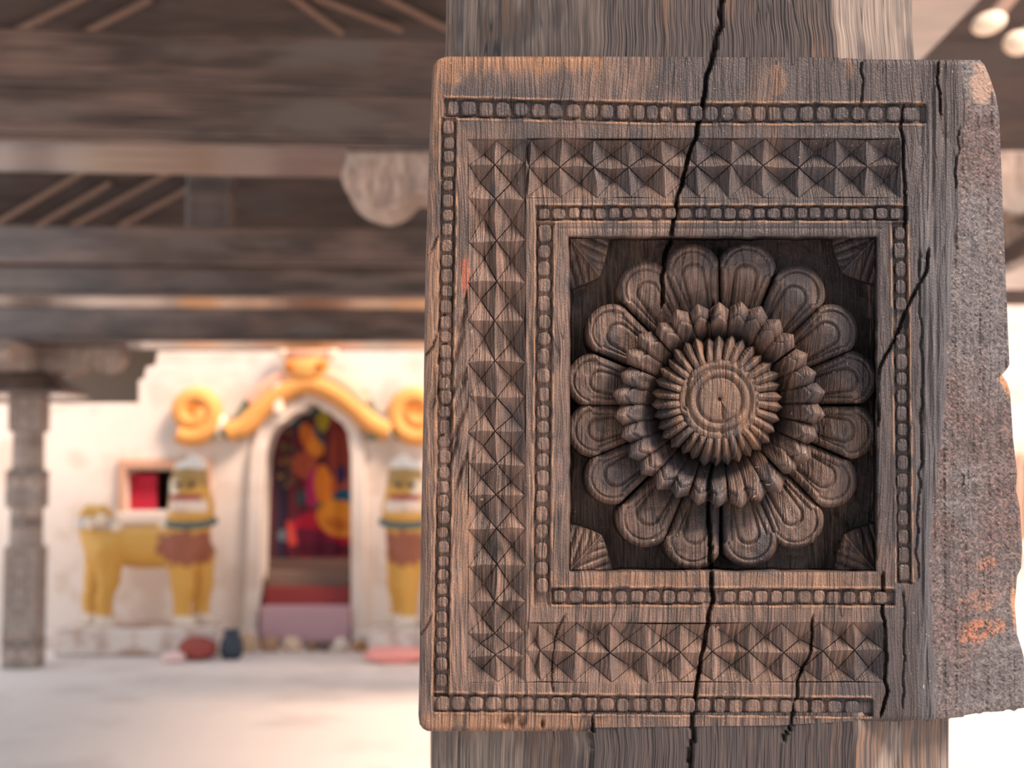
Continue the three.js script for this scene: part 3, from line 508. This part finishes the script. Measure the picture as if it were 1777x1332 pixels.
// ---- painted relief over the door: mask, arch bands, scrolls
const orange = col(0xe2a056), green = col(0x6e745c), pinkish = col(0xd8a184), cream = col(0xf0dcc4), amber = col(0xd07a28), teal = col(0x4c6a6a);
{
  const z = ZW + 0.06, q = (x, y, dz = 0) => wp(x, y, z + 0.05 + dz), b0 = q(533, 760);
  const g = thing('door_arch_relief', 'orange and green painted relief arch with scrolls and mask over doorway', 'relief', b0.toArray());
  const tube = (name, pts, r, m, seg = 48) => { const c = new THREE.CatmullRomCurve3(pts.map(([x, y]) => q(x, y).sub(b0))); return mesh(name, new THREE.TubeGeometry(c, seg, r, 8), m, g); };
  const band = (dy, r, m, name) => { tube(name, [[392, 748 + dy * 0.3], [420, 735 + dy * 0.6], [450, 704 + dy], [482, 676 + dy], [512, 664 + dy]], r, m); tube(name, [[556, 664 + dy], [584, 676 + dy], [612, 698 + dy], [640, 722 + dy], [668, 742 + dy * 0.5], [690, 750 + dy * 0.3]], r, m); };
  tube('arch_band', [[396, 750], [424, 738], [452, 710], [486, 682], [533, 664], [580, 680], [618, 708], [646, 734], [676, 750]], 0.1, orange);
  tube('arch_band', [[436, 700], [462, 676], [492, 658], [533, 646], [574, 656], [606, 676], [634, 702]], 0.085, pinkish);
  tube('arch_fringe', [[392, 742], [414, 728], [432, 700], [454, 680], [480, 660]], 0.055, green); tube('arch_fringe', [[586, 656], [612, 674], [636, 696], [652, 724], [676, 738]], 0.055, green);
  const scroll = (cx, cy, s) => { const pts = []; for (let k = 0; k <= 40; k++) { const t = k / 40, a = s > 0 ? mix(2.2, -6.6, t) : Math.PI - mix(2.2, -6.6, t), r = mix(44, 8, t); pts.push([cx + Math.cos(a) * r, cy + Math.sin(a) * r]); } tube('scroll', pts, 0.085, orange, 90); mesh('scroll_eye', new THREE.SphereGeometry(0.12, 16, 12).scale(1, 1, 0.5).translate(...q(cx, cy).sub(b0).toArray()), amber, g); tube('scroll_tail', [[cx + s * 28, cy + 38], [cx + s * 46, cy + 30], [cx + s * 60, cy + 36], [cx + s * 84, cy + 40]], 0.05, green, 24); mesh('scroll_tooth', new THREE.SphereGeometry(0.09, 12, 10).scale(0.9, 1.3, 0.6).translate(...q(cx + s * 44, cy + 22).sub(b0).toArray()), cream, g); };
  scroll(336, 716, 1); scroll(722, 716, -1);
  const mk = (name, x, y, rx, ry, rz, m) => { const c = q(x, y, 0.04).sub(b0); return mesh(name, new THREE.SphereGeometry(1, 20, 14).scale(rx, ry, rz).translate(c.x, c.y, c.z), m, g); };
  mk('mask_face', 532, 638, 0.2, 0.14, 0.1, orange); mk('mask_brow', 530, 612, 0.2, 0.09, 0.1, pinkish); mk('mask_ear', 492, 608, 0.07, 0.09, 0.07, cream); mk('mask_ear', 574, 606, 0.07, 0.1, 0.07, cream);
  mk('mask_eye', 506, 634, 0.06, 0.05, 0.13, amber); mk('mask_eye', 558, 634, 0.06, 0.05, 0.13, amber); mk('mask_crest', 532, 598, 0.13, 0.06, 0.09, green);
  const c = q(484, 690).sub(b0); mesh('white_post', rbox(0.09, 0.3, 0.12, 0.03, c.x, c.y, c.z + 0.02), cream, g);
}

// ---- lion statues
function lion(mirror, ax, label, z) {
  // readings of the left lion, in steps of its own drawing; s metres per step
  const s = 0.00504, X = x => (mirror ? -1 : 1) * (x - 250) * s, Y = y => (1084 - y) * s;
  const B = [];                                                // [x,y,z,r] -> [x,y,z,r]
  const cap = (a, b) => B.push([[X(a[0]), Y(a[1]), a[2], a[3] * s], [X(b[0]), Y(b[1]), b[2], b[3] * s]]);
  cap([178, 948, 0, 33], [245, 952, 0, 33]); cap([245, 952, 0, 33], [316, 948, 0, 41]); cap([318, 945, 0.03, 40], [330, 895, 0.05, 37]); cap([330, 880, 0.06, 36], [327, 845, 0.08, 32]);
  cap([322, 872, 0.2, 20], [320, 876, 0.29, 14]); cap([312, 822, 0.08, 10], [308, 812, 0.06, 6]); cap([345, 822, 0.08, 10], [350, 812, 0.06, 6]); cap([331, 822, 0.05, 20], [333, 806, 0.04, 13]);
  for (const [d, o] of [[0.13, 0], [-0.13, -38]]) {
    cap([192 + o * 0.7, 962, d, 27], [196 + o, 1005, d, 17]); cap([196 + o, 1005, d, 16], [188 + o, 1040, d, 12]); cap([188 + o, 1040, d, 12], [190 + o, 1074, d, 12]); cap([190 + o, 1075, d, 11], [204 + o, 1077, d + 0.01, 9]);
    const f = d > 0 ? 0 : 20; cap([318 + f, 965, d, 26], [322 + f, 1015, d, 18]); cap([322 + f, 1015, d, 17], [320 + f, 1070, d, 13]); cap([320 + f, 1074, d, 12], [336 + f, 1077, d + 0.01, 9]);
  }
  cap([150, 935, -0.02, 12], [140, 908, -0.02, 9]); cap([140, 908, -0.02, 9], [152, 892, 0, 9]); cap([152, 892, 0, 9], [178, 892, 0.04, 9]); cap([178, 892, 0.04, 9], [200, 908, 0.06, 8]);
  const S = 0.88, cyv = 0.74, res = 72, mc = new MarchingCubes(res, new THREE.MeshBasicMaterial(), false, false, 60000), half = res / 2;
  for (let k = 0; k < res; k++) for (let j = 0; j < res; j++) for (let i = 0; i < res; i++) {
    const x = (i - half) / half * S, y = (j - half) / half * S + cyv, zz = (k - half) / half * S; let e = 0;
    for (const [a, b] of B) { const vx = b[0] - a[0], vy = b[1] - a[1], vz = b[2] - a[2], t = clamp(((x - a[0]) * vx + (y - a[1]) * vy + (zz - a[2]) * vz) / (vx * vx + vy * vy + vz * vz), 0, 1); const d = Math.hypot(x - a[0] - vx * t, y - a[1] - vy * t, zz - a[2] - vz * t) - mix(a[3], b[3], t); e += Math.exp(-d * 45); }
    mc.field[i + j * res + k * res * res] = Math.log(e + 1e-30) / 45;
  }
  mc.isolation = 0; mc.update();
  const n = mc.count, p = new Float32Array(mc.positionArray.slice(0, n * 3)), nn = new Float32Array(mc.normalArray.slice(0, n * 3)), cc = new Float32Array(n * 3), C = new THREE.Color();
  for (let i = 0; i < n; i++) {
    const x = p[3 * i] *= S, y = p[3 * i + 1] = p[3 * i + 1] * S + cyv, zz = p[3 * i + 2] *= S, lx = (mirror ? -x : x) / s + 250, ly = 1084 - y / s, w = (noise(lx * 0.12, ly * 0.12, 261) - 0.5) * 16;
    C.set(0xd8a24a);
    if (Math.hypot((lx - 322) / 48, (ly - 952) / 30) < 1 + w * 0.03) C.set(0x9c5a40);
    if (lx > 285 && ly < 850 + w * 0.3 && ly > 816) C.set(0xa8854a);
    if (lx > 280 && ly <= 816) C.set(0xe6d8c8);
    if (lx > 280 && zz > 0.2 && ly > 862 && ly < 874) C.set(0xa02a26); else if (lx > 280 && zz > 0.16 && ly >= 874 && ly < 892) C.set(0xecd9c6); else if (lx < 316 && lx > 280 && ly > 838 && ly < 864 && zz > 0.12) C.set(0xf0dcc0);
    if (ly > 1068) C.set(0xe8d8c6); if (lx < 205 && ly < 922 && ly > 900) C.set(0xd8d0cc);
    cc.set([C.r, C.g, C.b], 3 * i);
  }
  const g = new THREE.BufferGeometry(); g.setAttribute('position', new THREE.BufferAttribute(p, 3)); g.setAttribute('normal', new THREE.BufferAttribute(nn, 3)); g.setAttribute('color', new THREE.BufferAttribute(cc, 3));
  const P = at(ax, 1084, z), t = thing('lion_statue', label, 'statue', [P.x, P.y, z], 0, 'lion statues flanking the doorway');
  mesh('body', g, new THREE.MeshStandardMaterial({ vertexColors: true, roughness: 0.6 }), t);
  const cu = []; for (let k = 0; k <= 24; k++) { const a = k / 24 * Math.PI * 2; cu.push(new THREE.Vector3(X(328) + Math.cos(a) * 0.205, Y(908) + Math.sin(a) * -0.03, 0.045 + Math.sin(a) * 0.2)); }
  mesh('collar', new THREE.TubeGeometry(new THREE.CatmullRomCurve3(cu, true), 40, 0.03, 8), teal, t);
  for (const [x, y, zz] of [[290, 912, 0.14], [205, 918, 0.08], [180, 905, 0.1], [160, 912, 0.08]]) mesh('curl', new THREE.SphereGeometry(0.055, 12, 10).translate(X(x), Y(y), zz), cream, t);
  for (const ex of [314, 338]) mesh('eye', new THREE.SphereGeometry(0.026, 10, 8).translate(X(ex), Y(846), 0.235), col(0x2a2320), t);
  mesh('pedestal', boxUV(rbox(1.36, P.y + 0.008, 0.62, 0.03, 0, 0.004 - P.y / 2, 0)), baseMat, t);
}
lion(false, 250, 'yellow painted lion statue with reddish mane left of the doorway', -12.2);
lion(true, 783, 'yellow lion statue mostly hidden behind the carved block, right of the doorway', -12.2);

// ---- small things at the foot of the wall
function lump(name, px, py, rx, ry, rz, m, label, cat, z, s, group) {
  const g = new THREE.IcosahedronGeometry(1, 3), p = g.attributes.position;
  for (let i = 0; i < p.count; i++) { const k = 1 + (noise(p.getX(i) * 1.7 + s, p.getY(i) * 1.7 + p.getZ(i) * 2.1, 271) - 0.5) * 0.5; p.setXYZ(i, p.getX(i) * rx * k, Math.max(-ry * 0.75, p.getY(i) * ry * k), p.getZ(i) * rz * k); }
  g.computeVertexNormals(); const q = at(px, py, z); solo(name, g, m, label, cat, [q.x, ry * 0.75, z], undefined, group);
}
lump('red_bundle', 346, 1115, 0.15, 0.1, 0.14, col(0x9c4a40, 0.9), 'dull red cloth bundle on the floor before the lion pedestal', 'bundle', -11.7, 1);
{ const q = at(402, 1118, -11.7), g = new THREE.LatheGeometry([[0, 0], [0.07, 0], [0.1, 0.06], [0.09, 0.15], [0.06, 0.2], [0.075, 0.24], [0.06, 0.24], [0.05, 0.2], [0, 0.19]].map(v => new THREE.Vector2(...v)), 24); solo('dark_pot', g, col(0x2c3540, 0.6), 'dark clay pot standing beside the red bundle', 'pot', [q.x, 0, -11.7]); }
[[428, 0.085, 0xc8a888], [470, 0.07, 0xb08a6c], [508, 0.075, 0xd8bca0], [540, 0.05, 0x8c6c58], [563, 0.045, 0x6c5850], [592, 0.065, 0xe0d0c0], [624, 0.05, 0xb08458]].forEach(([x, r, c], k) => lump('rubble_stone', x, 1108, r * 1.1, r, r, col(c, 0.9), ['tan rubble stone nearest the dark pot', 'brown rubble stone second from the dark pot', 'pale rubble stone third from the dark pot', 'small dark brown rubble stone below the doorway centre', 'darkest small rubble stone below the doorway', 'whitish rubble stone below the right door jamb', 'ochre rubble stone rightmost before the doorway'][k], 'stone', -12.25, k * 3 + 5, 'rubble stones before the threshold'));
lump('pink_cloth', 692, 1134, 0.26, 0.07, 0.14, col(0xe89a90, 0.9), 'pink cloth lying on the floor beside the carved block', 'cloth', -11.5, 9);
lump('pink_cloth', 300, 1130, 0.1, 0.05, 0.08, col(0xe8c4bc, 0.9), 'small pale pink cloth on the floor left of the red bundle', 'cloth', -11.5, 19);

// ---- pavilion: columns, capitals, beams, roof
const YB0 = 2.527;                                             // underside of the beams
function bracket(half, y1, y0, depth, curls) {                 // scroll bracket seen from the side, both ways
  const s = new THREE.Shape(), pts = curls.map(([x, y]) => [x * half, mix(y0, y1, y)]);
  s.moveTo(-half * 0.98, y1); const L = pts.map(([x, y]) => new THREE.Vector2(-x, y)), Rr = pts.slice().reverse().map(([x, y]) => new THREE.Vector2(x, y));
  s.splineThru(L); s.lineTo(Rr[0].x, Rr[0].y); s.splineThru(Rr.slice(1)); s.lineTo(half * 0.98, y1); s.closePath();
  return new THREE.ExtrudeGeometry(s, { depth: depth - 0.03, bevelEnabled: true, bevelThickness: 0.015, bevelSize: 0.012, bevelSegments: 2, curveSegments: 24 }).translate(0, 0, -depth / 2 + 0.015);
}
const CURL = [[0.99, 0.8], [1, 0.55], [0.95, 0.2], [0.84, 0.02], [0.76, 0.12], [0.7, 0.34], [0.62, 0.3], [0.55, 0.06], [0.46, -0.06], [0.4, 0.1], [0.34, 0.02], [0.25, -0.02]];
function column(x, z, label, turn, shaftSeen) {
  const t = thing('timber_column', label, 'column', [x, 0, z], turn, 'carved timber columns of the pavilion'), oct = (r, y0, y1) => new THREE.CylinderGeometry(r, r * 1.04, y1 - y0, 8, 1).rotateY(Math.PI / 8).translate(0, (y0 + y1) / 2, 0);
  mesh('base_block', boxUV(rbox(0.265, 0.95, 0.265, 0.015, 0, 0.475, 0)), columnMat, t);
  mesh('shaft', boxUV(oct(0.125, 0.95, 1.25).toNonIndexed()), columnMat, t); mesh('middle_block', boxUV(rbox(0.265, 0.3, 0.265, 0.015, 0, 1.4, 0)), columnMat, t);
  mesh('shaft', boxUV(oct(0.12, 1.55, 1.85).toNonIndexed()), columnMat, t); mesh('upper_block', boxUV(rbox(0.255, 0.28, 0.255, 0.015, 0, 1.99, 0)), columnMat, t);
  for (const [n, a] of [['bracket', 0], ['bracket', Math.PI / 2]]) { mesh(n, boxUV(bracket(0.74, YB0 - 0.016 - (a ? 0.004 : 0), 2.33, a ? 0.2 : 0.26, CURL).rotateY(a)), columnMat, t); }
  const lot = new THREE.LatheGeometry([[0, 0.2], [0.2, 0.2], [0.3, 0.17], [0.42, 0.1], [0.5, 0.05], [0.53, 0.02], [0.5, 0], [0.2, -0.01], [0, -0.01]].map(v => new THREE.Vector2(...v)).reverse(), 4).rotateY(Math.PI / 4).toNonIndexed(); lot.computeVertexNormals();
  mesh('lotus_tier', boxUV(lot.translate(0, 2.135, 0)), beamMat, t);
}
column(-3.85, -11.2, 'slim grey timber column with scroll capital standing at the far left', 0);
column(0.2, -4.62, 'timber column hidden behind the carved block, scroll bracket showing at its left', 0);
column(1.98, -4.62, 'timber column past the right edge, pale bracket tips showing beside the block', 0);
function beam(label, x0, x1, z, depth, height, turn, hiY, parts) {
  const t = thing('roof_beam', label, 'beam', [(x0 + x1) / 2, YB0, z], turn, 'horizontal roof beams of the pavilion'), L = x1 - x0;
  mesh('soffit_board', boxUV(rbox(L, 0.03, depth, 0.006, 0, 0.015, 0)), beamMat, t);
  let y = 0.03; for (const [h, m, inset] of parts) { mesh('timber', boxUV(rbox(L, h, depth - inset, 0.012, 0, y + h / 2, -inset / 2)), m, t); y += h; }
}
beam('near roof beam with pale underside crossing the top left of the photo', -4.5, 1.35, -4.62, 0.44, 0.36, 0.09, 0, [[0.16, beamMat, 0.01], [0.19, beamMat, 0.03]]);
beam('middle roof beam with tan upper face below the near beam', -4.6, 2.8, -8.45, 0.5, 0.4, 0.05, 0, [[0.16, beamMat, 0.06], [0.23, beamMat, 0]]);
beam('far roof beam resting on the left column above the gateway', -4.8, 3.6, -11.1, 0.6, 0.3, 0.02, 0, [[0.24, beamMat, 0.04]]);
{ const t = thing('cross_beam', 'pale bottomed timber beam running back beside the carved pillar top', 'beam', [0.88, YB0, -2.75]); mesh('soffit_board', boxUV(rbox(0.34, 0.03, 3.2, 0.006, 0, 0.015, 0)), beamMat, t); mesh('timber', boxUV(rbox(0.34, 0.28, 3.2, 0.012, 0, 0.17, 0)), beamMat, t); }
{ const a = at(330, 405, -9.2), b = at(404, 290, -9.2); solo('king_post', boxUV(rbox(b.x - a.x, 1.1, 0.26, 0.015)), beamMat, 'short upright post standing between the near and middle beams', 'post', [(a.x + b.x) / 2, a.y + 0.47, -9.2]); }
// roof: far slope and near slope meeting at a ridge; boards with thickness
const EAVE_Z = -11.7, EAVE_Y = 2.86, RIDGE_Z = -8.0, RIDGE_Y = 4.72, FRONT_Z = 4.5, FRONT_Y = 2.75;
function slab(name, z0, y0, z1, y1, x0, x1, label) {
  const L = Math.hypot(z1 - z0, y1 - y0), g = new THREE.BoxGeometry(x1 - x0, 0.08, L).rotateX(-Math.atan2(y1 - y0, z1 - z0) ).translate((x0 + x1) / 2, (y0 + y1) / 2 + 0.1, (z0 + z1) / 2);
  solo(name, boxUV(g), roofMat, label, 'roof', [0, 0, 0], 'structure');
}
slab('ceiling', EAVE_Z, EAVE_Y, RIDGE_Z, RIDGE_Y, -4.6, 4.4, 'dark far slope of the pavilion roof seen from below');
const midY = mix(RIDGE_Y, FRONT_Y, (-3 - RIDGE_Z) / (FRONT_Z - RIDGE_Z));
slab('ceiling', RIDGE_Z, RIDGE_Y, -3, midY, -4.4, 1.9, 'dark unseen near slope of the pavilion roof above the middle beams');  // out of view, right edge set to keep the floor shaded
slab('ceiling', -3, midY, FRONT_Z, FRONT_Y, -3.6, 0.9, 'dark unseen front slope of the pavilion roof above the camera');  // out of view, cut back at the right so light reaches the block
slab('ceiling', -17.2, 4.9, -13.45, 3.0, -15, 15, 'added temple eave out of view behind the gateway to shade its wall');  // eave added out of view so the far wall falls into shade
const onRoof = (x, y) => {                                     // reading -> place on the far slope
  const d = at(x, y, -1).sub(EYE), k = (RIDGE_Y - EAVE_Y) / (RIDGE_Z - EAVE_Z), t = (EAVE_Y - EYE.y - k * EAVE_Z) / (d.y - k * d.z); return EYE.clone().addScaledVector(d, t);
};
[[[17, 60], [128, 4], 'leftmost rafter'], [[150, 56], [240, 9], 'second rafter from the left'], [[513, 0], [578, 47], 'third rafter from the left'], [[569, 4], [672, 43], 'fourth rafter from the left'], [[676, 0], [757, 41], 'rafter nearest the carved pillar']].forEach(([a, b, w]) => raf(a, b, w + ' above the near roof beam', 0.022));
[[[-60, 420], [128, 308], 'lower left'], [[47, 402], [163, 334], 'second'], [[110, 400], [260, 318], 'third'], [[190, 402], [330, 325], 'faint fourth']].forEach(([a, b, w]) => raf(a, b, w + ' rafter in the dark gap under the near beam', 0.022));
function raf(a, b, label, r) {
  const p = onRoof(...a), q = onRoof(...b), d = q.clone().sub(p), L = d.length(); p.addScaledVector(d, -0.25); q.addScaledVector(d, 0.25);
  const g = new THREE.TubeGeometry(new THREE.LineCurve3(p.clone().sub(p), q.clone().sub(p)), 1, r, 8); solo('rafter', g, rafterMat, label, 'rafter', p.toArray(), undefined, 'rafters of the pavilion roof');
}
// two roof struts at the right, light on their lower tips put into the cream of the knobs
[[[1716, 40], [1800, -60], 0.075, 0.045, 0.35, 'roof strut with a pale oval knob right of the pillar top'], [[1768, 74], [1860, -20], 0.065, 0.05, 0.2, 'roof strut with a pale knob at the right edge above the block']].forEach(([a, b, rx, ry, tilt, label]) => {
  const p = at(...a, -5.6), q = at(...b, -6.2), t = thing('roof_strut', label, 'strut', p.toArray(), 0, 'struts under the roof at the right'), e = q.clone().sub(p).multiplyScalar(6);
  mesh('pole', new THREE.TubeGeometry(new THREE.LineCurve3(new THREE.Vector3(), e), 1, 0.03, 10), rafterMat, t);
  mesh('knob', new THREE.SphereGeometry(1, 20, 14).scale(rx, ry, 0.05).rotateZ(tilt), cream, t);
});
renderer.render(scene, camera);
